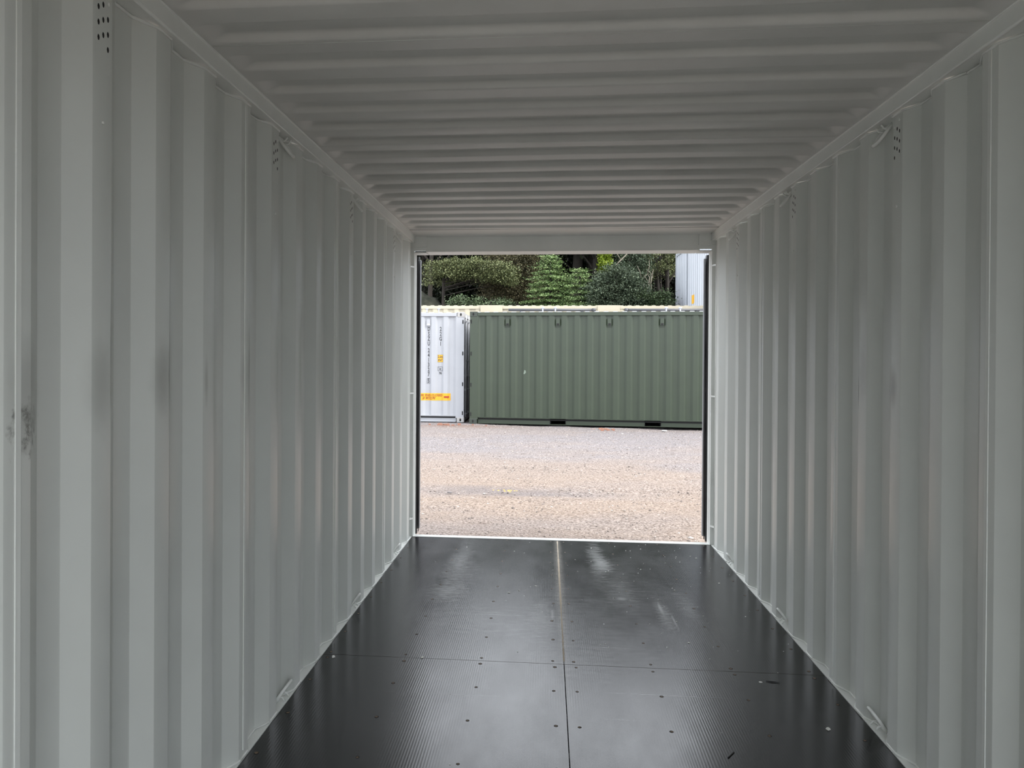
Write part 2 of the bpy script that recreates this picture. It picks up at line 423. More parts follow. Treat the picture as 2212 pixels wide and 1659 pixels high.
# dusty centre joint, broken up along its length
v=[];f=[];y=3.43;xc=-.0104
while y<5.69:
    w=.0028+.0018*R.random()+(.002 if 4.2<y<5.2 else 0); v+=[(xc-w,y,.0004),(xc+w,y,.0004)]; y+=.03
f=[(2*i,2*i+1,2*i+3,2*i+2) for i in range(len(v)//2-1)]
k=len(v); v+=[(p[0],p[1],-.006) for p in v[:]]
f+=[(2*i,2*i+2,2*i+2+k,2*i+k) for i in range(k//2-1)]+[(2*i+1,2*i+1+k,2*i+3+k,2*i+3) for i in range(k//2-1)]
link('dusty_joint', mesh('dusty_joint',v,f,dust_m), floor)
# understructure so that the floor is not a sheet in the air
m=MB()
yy=RY+.1
while yy<DY-.1: m.box((-1.2,yy,-.15),(1.2,yy+.05,-.03)); yy+=.3
o=m.build('cross_member', railm, floor); tag(o, kind='stuff')

# loose chips on the floor
v=[];f=[]
def chip(x,y,sz,z=0.0005):
    n=R.choice((4,5,6)); a0=R.uniform(0,6); k=len(v); hgt=sz*R.uniform(.15,.5)
    rr=[sz*R.uniform(.5,1.1) for _ in range(n)]
    for i in range(n): a=a0+6.283*i/n; v.append((x+math.cos(a)*rr[i],y+math.sin(a)*rr[i]*R.uniform(.6,1),z))
    for i in range(n): a=a0+6.283*i/n; v.append((x+math.cos(a)*rr[i]*.7,y+math.sin(a)*rr[i]*.6,z+hgt))
    f.append(tuple(range(k+n,k+2*n)))
    for i in range(n): f.append((k+i,k+(i+1)%n,k+n+(i+1)%n,k+n+i))
for _ in range(70):
    x=R.gauss(.55,.38); y=R.uniform(3.5,5.65)
    if abs(x)<1.12: chip(x,y,R.uniform(.002,.0055))
for _ in range(22): chip(R.uniform(-1.0,1.05),R.uniform(2.4,5.65),R.uniform(.0018,.004))
for x,y,sz in ((.97,5.30,.010),(1.0,4.73,.009),(.69,4.55,.011),(.54,4.98,.008),(.99,2.905,.016),(.24,5.5,.008),(-.26,4.45,.008),(-.33,5.35,.007),(-.16,4.55,.009),(-.32,4.40,.009),(-.68,3.405,.012),(-1.10,3.37,.015),(.62,3.72,.008),(.3,4.9,.008),(.85,3.3,.009)):
    chip(x,y,sz)
o=link('paint_chips', mesh('paint_chips',v,f,chip_m)); tag(o,'white flakes and grit scattered over the black floor','debris','loose debris on the floor',kind='stuff')
# dark splinter near the joint, right
m=MB(); m.tube([(.875,3.31,.0025),(.90,3.305,.003),(.93,3.30,.0025)],[.0012,.0024,.001],6)
o=m.build('wood_splinter', rubber); tag(o,'black elongated splinter on the floor just below the cross joint, right','splinter')
m=MB(); m.tube([(.555,2.66,.0015),(.585,2.70,.0015)],.0022,5)
o=m.build('wood_splinter', rubber); tag(o,'tiny black splinter on the floor near the bottom edge of the picture','splinter')

# ---- door frames (far and near)
def frame(y, sg, idx):
    """sg=+1: opening leads away along +y"""
    Y=lambda d: y+sg*d
    for s in (-1,1):
        t=empty('trim_%d'%idx); idx+=1; tag(t, kind='structure')
        m=MB()
        # inner tube web, seen as recess between wall end and jamb
        m.box((s*1.200,Y(-.10),-.15),(s*1.222,Y(.02),2.42)); fix_normals(m.build('post_web', railm, t))
        m=MB(); m.box((s*1.166,Y(-.102),.004),(s*1.20,Y(-.094),2.325)); m.build('wall_end_plate', railm, t)
        m=MB(); m.box((s*1.152,Y(.0),-.15),(s*1.225,Y(.03),2.42),.002); m.box((s*1.149,Y(.03),-.15),(s*1.215,Y(.095),2.262),.002)
        fix_normals(m.build('jamb', railm, t))
        m=MB(); m.tube([(s*1.176,Y(-.048),.0),(s*1.176,Y(-.048),2.32)],.0055,8)
        m.build('lashing_bar', railm, t, True)
        for z in (.145,1.14,2.14):
            m=MB(); m.prism([(s*1.172,Y(-.05)),(s*1.172,Y(-.043)),(s*1.153,Y(.002)),(s*1.20,Y(.002))],'z',z-.006,z+.006)
            fix_normals(m.build('bar_bracket', railm, t))
        m=MB(); m.box((s*1.215,Y(.02),-.16),(s*1.30,Y(.12),2.45),.004); m.build('outer_post', railm, t)
    # header
    t=empty('trim_%d'%idx); idx+=1; tag(t, kind='structure')
    m=MB(); m.box((-1.2215,Y(-.0015),2.268),(1.2215,Y(.022),2.395)); m.box((-1.225,Y(.0),2.385),(1.225,Y(.12),2.45)); m.build('header_beam', railm, t)
    m=MB(); m.box((-1.06,Y(-.004),2.258),(1.06,Y(.175),2.268),.002); m.build('header_lip', railm, t)
    for s in (-1,1):
        m=MB(); m.prism([(s*1.222,2.30),(s*1.055,2.30),(s*1.05,2.306),(s*1.055,2.384),(s*1.222,2.384)],'y',Y(-.012),Y(.0))
        fix_normals(m.build('corner_gusset', railm, t))
        m=MB(); m.box((s*1.05,Y(-.016),2.298),(s*1.19,Y(-.0),2.303)); m.build('gusset_weld', railm, t)
        m=MB(); m.box((s*1.055,Y(-.002),2.250),(s*1.155,Y(.12),2.258)); m.build('corner_stop', railm, t)
    # sill
    t=empty('trim_%d'%idx); idx+=1; tag(t, kind='structure')
    m=MB(); m.prism([(Y(-.0),-.03),(Y(-.0),.0025),(Y(.082),-.002),(Y(.09),-.02),(Y(.09),-.155),(Y(.07),-.155),(Y(.07),-.03)],'x',-1.2,1.2)
    fix_normals(m.build('sill', railm, t))
    return idx
idx=frame(DY,1,3)
idx=frame(RY,-1,idx)

# ---- door leaves, the far pair folded back along the container's sides
def door_leaf(n, s, y, sg, ang):
    """hinge at the outer post; ang = opening angle in degrees, 0 = closed"""
    Hx=s*1.235; Hy=y+sg*.135
    root=empty('door_%d'%n, (Hx,Hy,0)); tag(root, kind='structure')
    # local frame: u along the leaf away from the hinge when closed (towards -s x), w = inward face direction
    a=math.radians(ang)
    root.matrix_world=Matrix.Translation((Hx,Hy,0))@Matrix.Rotation(-s*sg*-1*a if False else (s*sg*a)*-1,4,'Z')
    u=-s
    m=MB(); y0=-sg*.02; y1=sg*.03
    m.box((u*.03,y0,.02),(u*.09,y1,2.25),.003); m.box((u*1.11,y0,.02),(u*1.17,y1,2.25),.003)
    m.box((u*.09,y0,.02),(u*1.11,y1,.10),.003); m.box((u*.09,y0,2.17),(u*1.11,y1,2.25),.003)
    m.build('door_frame', white_m if False else railm, root)
    pts=[(.10,0)]; x=.10
    v=[];prof=[(.09,0)]
    for k in range(5):
        b=.09+k*.204
        prof+=[(b+.05,0),(b+.075,.03),(b+.15,.03),(b+.175,0)]
    prof+=[(1.11,0)]
    v=[(u*p,y0+sg*(.012+d),z) for p,d in prof for z in (.09,2.18)]+[(u*p,y0+sg*(.008+d),z) for p,d in prof for z in (.09,2.18)]
    nn=2*len(prof); f=[]
    for i in range(len(prof)-1):
        f.append((2*i,2*i+2,2*i+3,2*i+1)); f.append((nn+2*i,nn+2*i+1,nn+2*i+3,nn+2*i+2))
    link('door_panel', mesh('door_panel',v,f,railm), root)
    m=MB()
    for z0,z1,x0,x1 in ((.03,2.24,.0,.022),(.03,2.24,1.172,1.19)):
        m.box((u*x0,y0-sg*.012,z0),(u*x1,y0+sg*.004,z1))
    m.box((u*.02,y0-sg*.01,.0),(u*1.17,y0+sg*.004,.022)); m.box((u*.02,y0-sg*.01,2.248),(u*1.17,y0+sg*.004,2.27))
    m.build('rubber_gasket', rubber, root)
    for ux in (.30,.88):
        m=MB(); m.tube([(u*ux,y1+sg*.035,.03),(u*ux,y1+sg*.035,2.3)],.017,10); m.build('locking_bar', railm, root, True)
    m=MB()
    for z in (.25,.9,1.5,2.05): m.tube([(u*.0,sg*.0,z-.05),(u*.0,sg*.0,z+.05)],.014,8)
    m.build('hinge', railm, root, True)
    return root
def edge_gasket(s, y, sg):
    """the black rubber lip and the pale leaf edge that show beside the jamb"""
    pass
doors=[]
for n,(s,ang) in enumerate(((-1,262),(1,262))):
    doors.append(door_leaf(n+1, s, DY, 1, ang))
for n,(s,ang) in enumerate(((-1,46),(1,200))):  # unseen rear pair, opening angles chosen to shape the light from behind
    doors.append(door_leaf(n+3, s, RY, -1, ang))
# black hinge-side gaskets: rubber lips on the folded leaves' edge that stand past the jamb
def lip(s, root):
    # bowed rubber fin, thick lobe + thin fin (far door only)
    m=MB(); pts=[]; v=[]
    zs=[.012,.03,.06,.2]+[.2+.1*k for k in range(1,20)]+[2.15,2.21,2.235]
    n=8; rr=[]
    for i,z in enumerate(zs):
        t=1 if 1<i<len(zs)-2 else .45
        w=.0075*t*(1+.12*math.sin(z*9+s)); cx=s*(1.1335+.0018*math.sin(z*3.1+s)); 
        for k in range(n):
            a=2*math.pi*k/n; v.append((cx+w*math.cos(a), DY+.128+.012*math.sin(a), z))
    f=[(i*n+k,i*n+(k+1)%n,(i+1)*n+(k+1)%n,(i+1)*n+k) for i in range(len(zs)-1) for k in range(n)]+[tuple(range(n))[::-1],tuple(range((len(zs)-1)*n,len(zs)*n))]
    mw=root.matrix_world.inverted()
    o=link('gasket_lip', mesh('gasket_lip',v,f,rubber,True), root); o.matrix_parent_inverse=mw
    m=MB(); m.box((s*1.139,DY+.098,.0),(s*1.24,DY+.118,2.235)); o=m.build('gasket_fin', rubber, root); o.matrix_parent_inverse=mw
    m=MB(); m.box((s*1.1255,DY+.150,.03),(s*1.26,DY+.180,2.215),.004); o=m.build('leaf_edge', white_m, root); o.matrix_parent_inverse=mw
lip(-1,doors[0]); lip(1,doors[1])

# ---- vents and lashing rings on the walls
ORD={0:'nearest the camera, at the top left',1:'second from the doorway... '}
def vent(s, k, label):
    """nine drilled holes, rivets; sits on the inner crest"""
    e=E0+PITCH*(4*(k-1)); yc=e-.0375
    root=empty('wall_vent',(s*XI,yc,2.22)); tag(root,label,'vent','drilled ventilation hole groups on the side walls')
    # plate with holes, local coords: a=y, z
    colsx=[-.0185,0,.0185]; offs=[.0,.013,-.013]
    holes=[]
    for ci,cx_ in enumerate(colsx):
        for r in range(3):
            z=.055-.0365*r + (0 if ci==0 else (.0125 if ci==1 else -.0155)) -.02
            holes.append((cx_,z))
    v=[];f=[]
    xa=-s*.0007
    # grid cells around each hole: build columns of cells
    W2=.00925
    for ci,cx_ in enumerate(colsx):
        zs=sorted([h_[1] for h_ in holes if h_[0]==cx_],reverse=True)
        ztop=.075; 
        def quad(a0,a1,z0,z1):
            kk=len(v); v.extend([(xa,a0,z0),(xa,a1,z0),(xa,a1,z1),(xa,a0,z1)]); f.append((kk,kk+1,kk+2,kk+3))
        zprev=ztop
        for z in zs:
            c0,c1=z-.0125,z+.0125
            if zprev>c1: quad(cx_-W2,cx_+W2,c1,zprev)
            kk=len(v); n=12
            ac=math.atan2(.0125,W2); an=sorted([0,.5,math.pi/2,2.0,math.pi,math.pi+1.1,-math.pi/2,-1.0]+[ac,math.pi-ac,math.pi+ac,-ac],key=lambda q_:q_%6.2831853); inner=[(.0043*math.cos(q_),.0072*math.sin(q_)) for q_ in an]
            outer=[]
            for (p,q) in inner:
                a_=an[len(outer)]; cc,ssn=math.cos(a_),math.sin(a_); t_=min(W2/abs(cc) if abs(cc)>1e-6 else 9,.0125/abs(ssn) if abs(ssn)>1e-6 else 9); outer.append((cc*t_,ssn*t_))
            for p,q in inner: v.append((xa,cx_+p,z+q))
            for p,q in outer: v.append((xa,cx_+p,z+q))
            for i in range(n): j=(i+1)%n; f.append((kk+i,kk+n+i,kk+n+j,kk+j))
            zprev=c0
        quad(cx_-W2,cx_+W2,-.115,zprev)
    link('vent_plate', mesh('vent_plate',v,f,wallm), root)
    m=MB(); m.box((-s*.0001,-.0235,-.062),(-s*.0004,.0235,.058)); m.build('dark_backing', dark_m, root)
    for (a,z) in ((-.018,.075),(.022,.058),(.0,-.235)):
        m=MB(); m.tube([(0,a,z),(-s*.0022,a,z),(-s*.0034,a,z)],[.0052,.0045,.0022],8); m.build('rivet', railm, root, True)
def lashing(s, y, top, label):
    z0=ZR-.006 if top else .008; d=-1 if top else 1
    root=empty('lashing_ring',(s*1.185,y,z0)); tag(root,label,'lashing ring','lashing rings welded under the top rails' if top else 'lashing rings welded along the floor rails')
    hw=.030
    def P(u,t):  # u along y, t 0..1 out from the rail
        return (s*(.012-.050*t), u, d*(.006+.068*t))
    pts=[P(-hw,-.1),P(-hw,.2),P(-hw,.55),P(-hw*.8,.85),P(-hw*.35,1.0),P(hw*.35,1.0),P(hw*.8,.85),P(hw,.55),P(hw,.2),P(hw,-.1)]
    m=MB(); m.tube(pts,.0068,10); m.build('ring', railm, root, True)
    for q in (-.022,.022):
        m=MB(); m.tube([(s*-.022,q+.006,d*.002),(s*-.012,q+.004,d*.017),(s*.004,q,d*.020),(s*.014,q,d*.004)],.0036,6)
        m.build('bracket', railm, root, True)
    m=MB(); m.tube([P(-hw,0),P(hw,0)],.0085,8); m.build('weld', railm, root, True)
vl={(-1,0):'ventilation holes at the top left edge of the picture, nearest the camera',
    (-1,1):'ventilation holes on left wall, third group from the doorway',
    (-1,2):'ventilation holes on left wall, middle group, second from the doorway',
    (-1,3):'ventilation holes on left wall, group closest to the doorway',
    (1,1):'ventilation holes on right wall, group nearest the camera',
    (1,2):'ventilation holes on right wall, middle of the three groups',
    (1,3):'ventilation holes on right wall, group closest to the doorway'}
for (s,k),l in vl.items(): vent(s,k,l)
for s,nm in ((-1,'left'),(1,'right')):
    for k,pos in ((1,'nearest the camera'),(2,'in the middle'),(3,'closest to the doorway')):
        y=E0+PITCH*4*(k-1)
        lashing(s,y+.105,True,'white steel lashing ring hanging under the %s top rail, %s'%(nm,pos))
        lashing(s,y+.105,False,'white steel lashing ring at the foot of the %s wall, %s'%(nm,pos))

# ================================================================== OUTSIDE
def ground_z(x,y):
    t=min(1,max(0,(y-6)/10.0)); q=min(1,max(0,(y-15.2)/1.2))*min(1,max(0,(x+1.6)/4.5))
    return -.165+.045*t*t*(3-2*t)-.045*q
xs=np.concatenate([np.linspace(-45,-7,12)[:-1],np.linspace(-7,7,176),np.linspace(7,45,12)[1:]])
ysg=np.concatenate([np.linspace(-30,5.0,18)[:-1],np.linspace(5.0,18.5,230),np.linspace(18.5,60,22)[1:]])
from mathutils import noise as mn
gv=[]
for y in ysg:
    for x in xs:
        z=ground_z(x,y)
        if 5.4<y<18.4 and abs(x)<7:
            z+=.030*(mn.noise(Vector((x*.35,y*1.1,3)))) + .012*mn.noise(Vector((x*1.6,y*3.2,9))) + .008*mn.noise(Vector((x*7,y*9,2)))
            # wheel ruts running across
            z+=-.012*math.exp(-((y-(8.6+.12*x))/.18)**2)-.012*math.exp(-((y-(10.4+.10*x))/.2)**2)+.010*math.exp(-((y-(9.0+.12*x))/.15)**2)
        if y>22: z+=.10*(y-22)*.8
        if -.6<y<6.0 and abs(x)<2.0: z=min(z,-.165)
        gv.append((x,y,z))
nx=len(xs); gf=[(i*nx+j,i*nx+j+1,(i+1)*nx+j+1,(i+1)*nx+j) for i in range(len(ysg)-1) for j in range(nx-1)]
o=link('ground', mesh('ground',gv,gf,gr,True)); tag(o, kind='structure')
# loose stones
N=16000
px_=NR.uniform(-4.2,5.2,N); py_=6.2+ (NR.rand(N)**1.3)*10.6
sz=np.clip(NR.lognormal(-4.75,.40,N),.004,.032)
octv=np.array([(1,0,0),(-1,0,0),(0,1,0),(0,-1,0),(0,0,1),(0,0,-1)],float); octf=np.array([(0,2,4),(2,1,4),(1,3,4),(3,0,4),(2,0,5),(1,2,5),(3,1,5),(0,3,5)])
def scatter(name, cen, vv):
    n=len(cen); me=bpy.data.meshes.new(name); k=vv.shape[1]
    return me
V=octv[None]*(sz[:,None,None]*NR.uniform(.55,1.2,(N,6,1))); ang=NR.uniform(0,6.28,N)
ca,sa=np.cos(ang)[:,None],np.sin(ang)[:,None]; X=V[...,0]*ca-V[...,1]*sa; Yv=V[...,0]*sa+V[...,1]*ca
V=np.stack([X,Yv,V[...,2]*.6],-1); 
gz=np.array([ground_z(a,b) for a,b in zip(px_,py_)])
gz=gz+np.array([.030*mn.noise(Vector((a*.35,b*1.1,3)))+.012*mn.noise(Vector((a*1.6,b*3.2,9))) for a,b in zip(px_,py_)])
V+=np.stack([px_,py_,gz],-1)[:,None,:]
F=(octf[None]+(np.arange(N)*6)[:,None,None]).reshape(-1,3)
def fast_mesh(name, V, F, mat, smooth=False):
    me=bpy.data.meshes.new(name); V=np.ascontiguousarray(V.reshape(-1,3),np.float32); k=F.shape[1]
    me.vertices.add(len(V)); me.vertices.foreach_set('co',V.ravel())
    me.loops.add(F.size); me.loops.foreach_set('vertex_index',F.ravel().astype(np.int32))
    me.polygons.add(len(F)); me.polygons.foreach_set('loop_start',(np.arange(len(F))*k).astype(np.int32))
    try: me.polygons.foreach_set('loop_total',np.full(len(F),k,np.int32))
    except Exception: pass
    me.update(calc_edges=True); me.materials.append(mat.m); return me
o=link('gravel_stones', fast_mesh('gravel_stones',V,F,stone_m)); tag(o,'loose pale gravel stones strewn over the yard between the containers','gravel','loose gravel on the yard',kind='stuff')

# ---- shipping containers
def profile_fn(pitch, phase, dep=.036):
    """outward side: proud flat 0, recess dep; x -> depth"""
    a,b,c_,d_=.090/.278*pitch,.049/.278*pitch,.090/.278*pitch,.049/.278*pitch
    def fn(x):
        t=(x-phase)%pitch
        if t<a: return 0
        if t<a+b: return dep*(t-a)/b
        if t<a+b+c_: return dep
        return dep*(1-(t-a-b-c_)/d_)
    def knots(x0,x1):
        k=math.floor((x0-phase)/pitch)-1; out=[x0,x1]
        while phase+k*pitch<x1:
            for o_ in (0,a,a+b,a+b+c_):
                q=phase+k*pitch+o_
                if x0<q<x1: out.append(q)
            k+=1
        return sorted(out)
    return fn, knots
def container(loc, rz, label, mat, L=6.2, H=2.591, Wd=2.438, pitch=.289, phase=0., cast=None, vents=(), pockets=(), doors_right=False, doors_left=False, roof=None, slots=(), top_hi=0.0, panels=5, vmat=None):
    root=empty('shipping_container', loc, rz); tag(root, label, 'container')
    cast=cast or mat; vmat=vmat or mat; roof=roof or mat
    pw=.20
    zb,zt=.155,H-.095
    fn,kn=profile_fn(pitch,phase)
    for side in (0,1):   # long sides
        x0,x1=pw,L-pw; cuts=[x0]+[x0+(x1-x0)*k/panels for k in range(1,panels)]+[x1]
        for a,b in zip(cuts,cuts[1:]):
            ks=kn(a,b); v=[];f=[]
            for x in ks:
                d=fn(x)+.018; yy=d if side==0 else Wd-d; y2=yy+(.004 if side==0 else -.004)
                v+=[(x,yy,zb),(x,yy,zt),(x,y2,zb),(x,y2,zt)]
            for i in range(len(ks)-1): p=4*i;q=p+4; f+=[(p,q,q+1,p+1),(p+2,p+3,q+3,q+2)]
            o=fix_normals(link('side_panel', mesh('side_panel',v,f,mat), root)); smooth_by_angle(o,14)
    for side in (0,1):
        y0,y1=(0,.07) if side==0 else (Wd-.07,Wd)
        m=MB(); m.box((pw-.02,y0+(.006 if side==0 else 0),H-.10),(L-pw+.02,y1-(0 if side==0 else .006),H-.018),.006); m.build('top_rail', mat, root)
        # bottom rail, split by forklift pockets
        segs=[pw-.01]; 
        for p in pockets: segs+=[p-.178,p+.178]
        segs.append(L-pw+.01)
        m=MB(); yf=.012 if side==0 else Wd-.012; sg=1 if side==0 else -1
        m.box((pw-.01,yf-sg*.014,.150),(L-pw+.01,yf+sg*.05,.160)); m.box((pw-.01,yf+sg*.004,.012),(L-pw+.01,yf+sg*.05,.022))
        for a,b in zip(segs[::2],segs[1::2]): m.box((a,yf+sg*.046,.02),(b,yf+sg*.05,.152))
        m.build('bottom_rail', mat, root)
    for p in pockets:
        m=MB(); m.box((p-.178,.041,.022),(p-.172,Wd-.041,.15)); m.box((p+.172,.041,.022),(p+.178,Wd-.041,.15)); m.box((p-.17,.9,.022),(p+.17,.905,.15)); m.build('forklift_pocket', dark_m, root)
    for ix,x in enumerate((0,L-.17)):
        for iy,y in enumerate((0,Wd-.17)):
            m=MB(); xa,xb=x,x+.17
            if ix==0: xb+=.035
            else: xa-=.035
            m.box((xa+.004,y+.004,.1),(xb-.004,y+.166,H-.1),.008); post=m.build('corner_post', mat, root)
            if iy==0:
                for z in slots:
                    xx=.035 if ix==0 else L-.035
                    m=MB(); m.box((xx-.013,.0025,z-.045),(xx+.013,.0055,z+.045)); m.build('slot', dark_m, post)
            for z0,z1,nm in ((0,.118,'corner_casting'),(H-.118,H,'corner_casting')):
                m=MB(); m.box((x,y-.002,z0),(x+.178 if ix==0 else x+.17,y+.165,z1),.008)
                if ix==1: pass
                cst=m.build(nm, cast, root)
                if iy==0:
                    m=MB(); n=12; cxx=x+.085; zz=(z0+z1)/2
                    pts=[(cxx+.021*math.cos(2*math.pi*k/n),zz+.036*math.sin(2*math.pi*k/n)) for k in range(n)]
                    m.prism(pts,'y',-.0035,.0); fix_normals(m.build('casting_hole', dark_m, cst))
    # roof with cross corrugations
    v=[];f=[];ks=[]
    x=.12
    while x<L-.12:
        for dx,z in ((0,0),(.02,1),(.10,1),(.12,0)):
            if x+dx<L-.1: ks.append((x+dx,z))
        x+=.209
    for x,z in ks:
        zz=H-.010+.011*z
        v+=[(x,.03,H-.014),(x,.10,zz),(x,Wd-.10,zz),(x,Wd-.03,H-.014)]
    for i in range(len(ks)-1):
        for j in range(3): f.append((4*i+j,4*i+4+j,4*i+5+j,4*i+1+j))
    k=len(v); v+=[(p[0],p[1],p[2]-.004) for p in v[:]]; f+=[tuple(q+k for q in fc[::-1]) for fc in f[:]]
    fix_normals(link('roof', mesh('roof',v,f,roof), root))
    m=MB(); m.box((.1,.05,.10),(L-.1,Wd-.05,.13)); m.build('underfloor', dark_m, root)
    # ends
    for end in (0,1):
        isd = doors_left if end==0 else doors_right
        X=(lambda d: d) if end==0 else (lambda d: L-d)
        if isd:
            for j in (0,1):
                ya,yb=(.16,Wd/2-.005) if j==0 else (Wd/2+.005,Wd-.16)
                m=MB(); m.box((X(.03),ya,.16),(X(.07),yb,H-.13),.004); dr=m.build('door', mat, root)
                for q in (.22,.78):
                    yy=ya+(yb-ya)*q
                    m=MB(); m.tube([(X(.005),yy,.10),(X(.005),yy,H-.06)],.017,8); m.build('locking_bar', wgrey, dr, True)
                    for z in (.18,.75,1.45,H-.2):
                        m=MB(); m.box((X(-.012),yy-.03,z-.02),(X(.03),yy+.03,z+.02),.003); m.build('bar_keeper', mat, dr)
                m=MB(); m.box((X(.012),ya+.1,1.05),(X(.03),yb-.1,1.09)); m.build('handle', wgrey, dr)
        else:
            ks=kn(.16,Wd-.16); v=[];f=[]
            for y in ks: d=fn(y)+.03; v+=[(X(d),y,zb),(X(d),y,zt),(X(d+.004),y,zb),(X(d+.004),y,zt)]
            for i in range(len(ks)-1): p=4*i;q=p+4; f+=[(p,q,q+1,p+1),(p+2,p+3,q+3,q+2)]
            fix_normals(link('end_wall', mesh('end_wall',v,f,mat), root))
        m=MB(); m.box((X(.01),.16,.02),(X(.08),Wd-.16,.15),.004); m.build('end_sill', mat, root)
        m=MB(); m.box((X(.01),.16,H-.12),(X(.08),Wd-.16,H-.02),.004); m.build('end_header', mat, root)
    for x in vents:
        z=H-.245; d=fn(x)+.018; vr=None
        m=MB(); pts=[(x-.043,z-.075),(x+.043,z-.075),(x+.043,z+.055),(x+.03,z+.078),(x,z+.086),(x-.03,z+.078),(x-.043,z+.055)]
        m.prism(pts,'y',d-.034,d); vr=fix_normals(m.build('vent_cover', vmat, root))
        m=MB(); m.box((x-.03,d-.036,z-.068),(x+.03,d-.0335,z-.03)); m.build('vent_opening', dark_m if mat is green_m else wgrey, vr)
        m=MB(); m.box((x-.045,d-.02,z-.105),(x+.045,d,z-.097)); m.build('vent_lip', vmat, vr)
    return root, fn

# green container, front face turned slightly
GA=math.radians(-4.0)
GO=Vector((-1.885,16.72,-.108))
gpitch=.2885
# vents at world x -1.02,.117,1.28,2.46 (on the 16.6 plane)
gv_=[.875+1.154*k for k in range(5)]
gphase=gv_[0]-(.090+.049+.045)/.278*gpitch
green,gfn=container(GO, GA, 'green corrugated shipping container standing across the yard facing the doorway', green_m, L=6.20, pitch=gpitch, phase=gphase, cast=casting_g,
    vents=gv_, pockets=[2.07-.17+.14, 4.17-.02], roof=white_m, slots=(.22,.90,1.62,2.36), doors_left=True)
m=MB(); q=green
pts=[(1.252,1.165),(1.272,1.155),(1.312,1.20),(1.294,1.245),(1.272,1.25),(1.262,1.205)]
m.prism(pts,'y',gfn(1.29)+.0155,gfn(1.29)+.0172) ; pp=fix_normals(m.build('bare_patch', painted('pale_green_patch',(.13,.165,.13),.5), green)); pp['label']='pale worn paint patch'

# white container to its left
WO=Vector((-2.035-6.2,16.95,-.105)); wphase=6.2-.30-.289*3
white,wfn=container(WO, 0, 'white shipping container with serial lettering, left of the green container', white_m, L=6.20, pitch=.289, phase=.22, cast=rust_w,
    vents=[6.2-.855-1.154*k for k in range(4)], slots=(.22,.90,1.62,2.36), doors_right=True, vmat=white_m)
# lettering on the white container
def u_of(pxx, depth=16.96):   # horizontal position on the white face for a picture column
    return (-0.0987 + (depth)*( (pxx-1042.0)/1570.8*0.99605-0.0888)/( (pxx-1042.0)/1570.8*0.0886+0.99605)) - WO.x
def z_of(pyy, depth=16.96): return 1.427 + depth*(779.8-pyy)/1570.8*1.003 - .005*depth - WO.z +.0 
TX=[]
KN=profile_fn(.289,.22)[1]
def cut_mesh(me, cuts, sxw):
    import bmesh
    bm=bmesh.new(); bm.from_mesh(me)
    xs_=[q.co.x*sxw for q in bm.verts]
    if xs_:
        lo,hi=min(xs_),max(xs_)
        for c_ in cuts:
            if lo<c_<hi: bmesh.ops.bisect_plane(bm, geom=bm.verts[:]+bm.edges[:]+bm.faces[:], plane_co=(c_/sxw,0,0), plane_no=(1,0,0))
    bm.to_mesh(me); bm.free()
def text(body, x, z, h, mat, parent, name='lettering', sxw=1.0, fn=None, off=.003, align='CENTER', kn_=None):
    kn_=kn_ or KN
    cu=bpy.data.curves.new(name,'FONT'); cu.body=body; cu.size=h*1.38; cu.align_x=align; cu.align_y='CENTER'; cu.extrude=0; cu.resolution_u=2; cu.offset=h*.035
    to=bpy.data.objects.new('tmp_text',cu); C.objects.link(to)
    dg=bpy.context.evaluated_depsgraph_get(); dg.update()
    me=bpy.data.meshes.new_from_object(to.evaluated_get(dg)); bpy.data.objects.remove(to)
    me.name=name
    if kn_: cut_mesh(me, [q-x for q in kn_(x-1.2,x+.9)], sxw)
    for vt in me.vertices:
        px__=vt.co.x*sxw+x; pz__=vt.co.y+z
        vt.co=Vector((px__, (fn(px__) if fn else 0)+.018-off, pz__))
    me.materials.clear(); me.materials.append(mat.m)
    return link(name, me, parent)
zt0=z_of(711); pxm=.1137
for i,ch in enumerate('DSZU'): text(ch, u_of(925.6), z_of(711+10.6*i), .098, black_txt, white, 'serial_letter', .62, wfn)
for i,ch in enumerate('241327'): text(ch, u_of(925.6), z_of(757.6+10.5*i), .098, black_txt, white, 'serial_digit', .62, wfn)
text('5', u_of(925.6), z_of(824), .098, black_txt, white, 'serial_digit', .62, wfn)
ux=u_of(925.6); zc=z_of(824)
DIGBOX=(ux,zc)
for i,ch in enumerate('22G1'): text(ch, u_of(951.3), z_of(711+10.7*i), .098, black_txt, white, 'type_code', .62, wfn)
def decal(x0,x1,z0,z1,mat,parent,fn,off,name):
    ks=profile_fn(.289,.22 if parent is not None and fn is wfn else .1)[1](x0,x1); v=[];f=[]; n_=len(ks)
    for x in ks:
        d=fn(x)+.018-off; v+=[(x,d,z0),(x,d,z1),(x,d+.001,z0),(x,d+.001,z1)]
    for i in range(n_-1): p=4*i;q=p+4; f+=[(p,q,q+1,p+1),(p+2,p+3,q+3,q+2)]
    f+=[(0,1,3,2),(4*n_-4,4*n_-2,4*n_-1,4*n_-3)]
    return fix_normals(link(name, mesh(name,v,f,mat), parent))
ux=u_of(951); 
a=decal(ux-.066,ux+.066,z_of(783.2),z_of(766.6),painted('label_border',(.25,.2,.08),.5),white,wfn,.003,'height_mark'); a['label']='yellow square height mark'
b=decal(ux-.058,ux+.058,z_of(782.4),z_of(767.4),yellow_m,a,wfn,.0045,'yellow_field')
text('2.6m', ux, z_of(771.3), .052, black_txt, a, 'height_text', .8, wfn, .006)
text('8\'6"', ux, z_of(778.6), .052, black_txt, a, 'height_text', .9, wfn, .006)
zc=z_of(797.6)
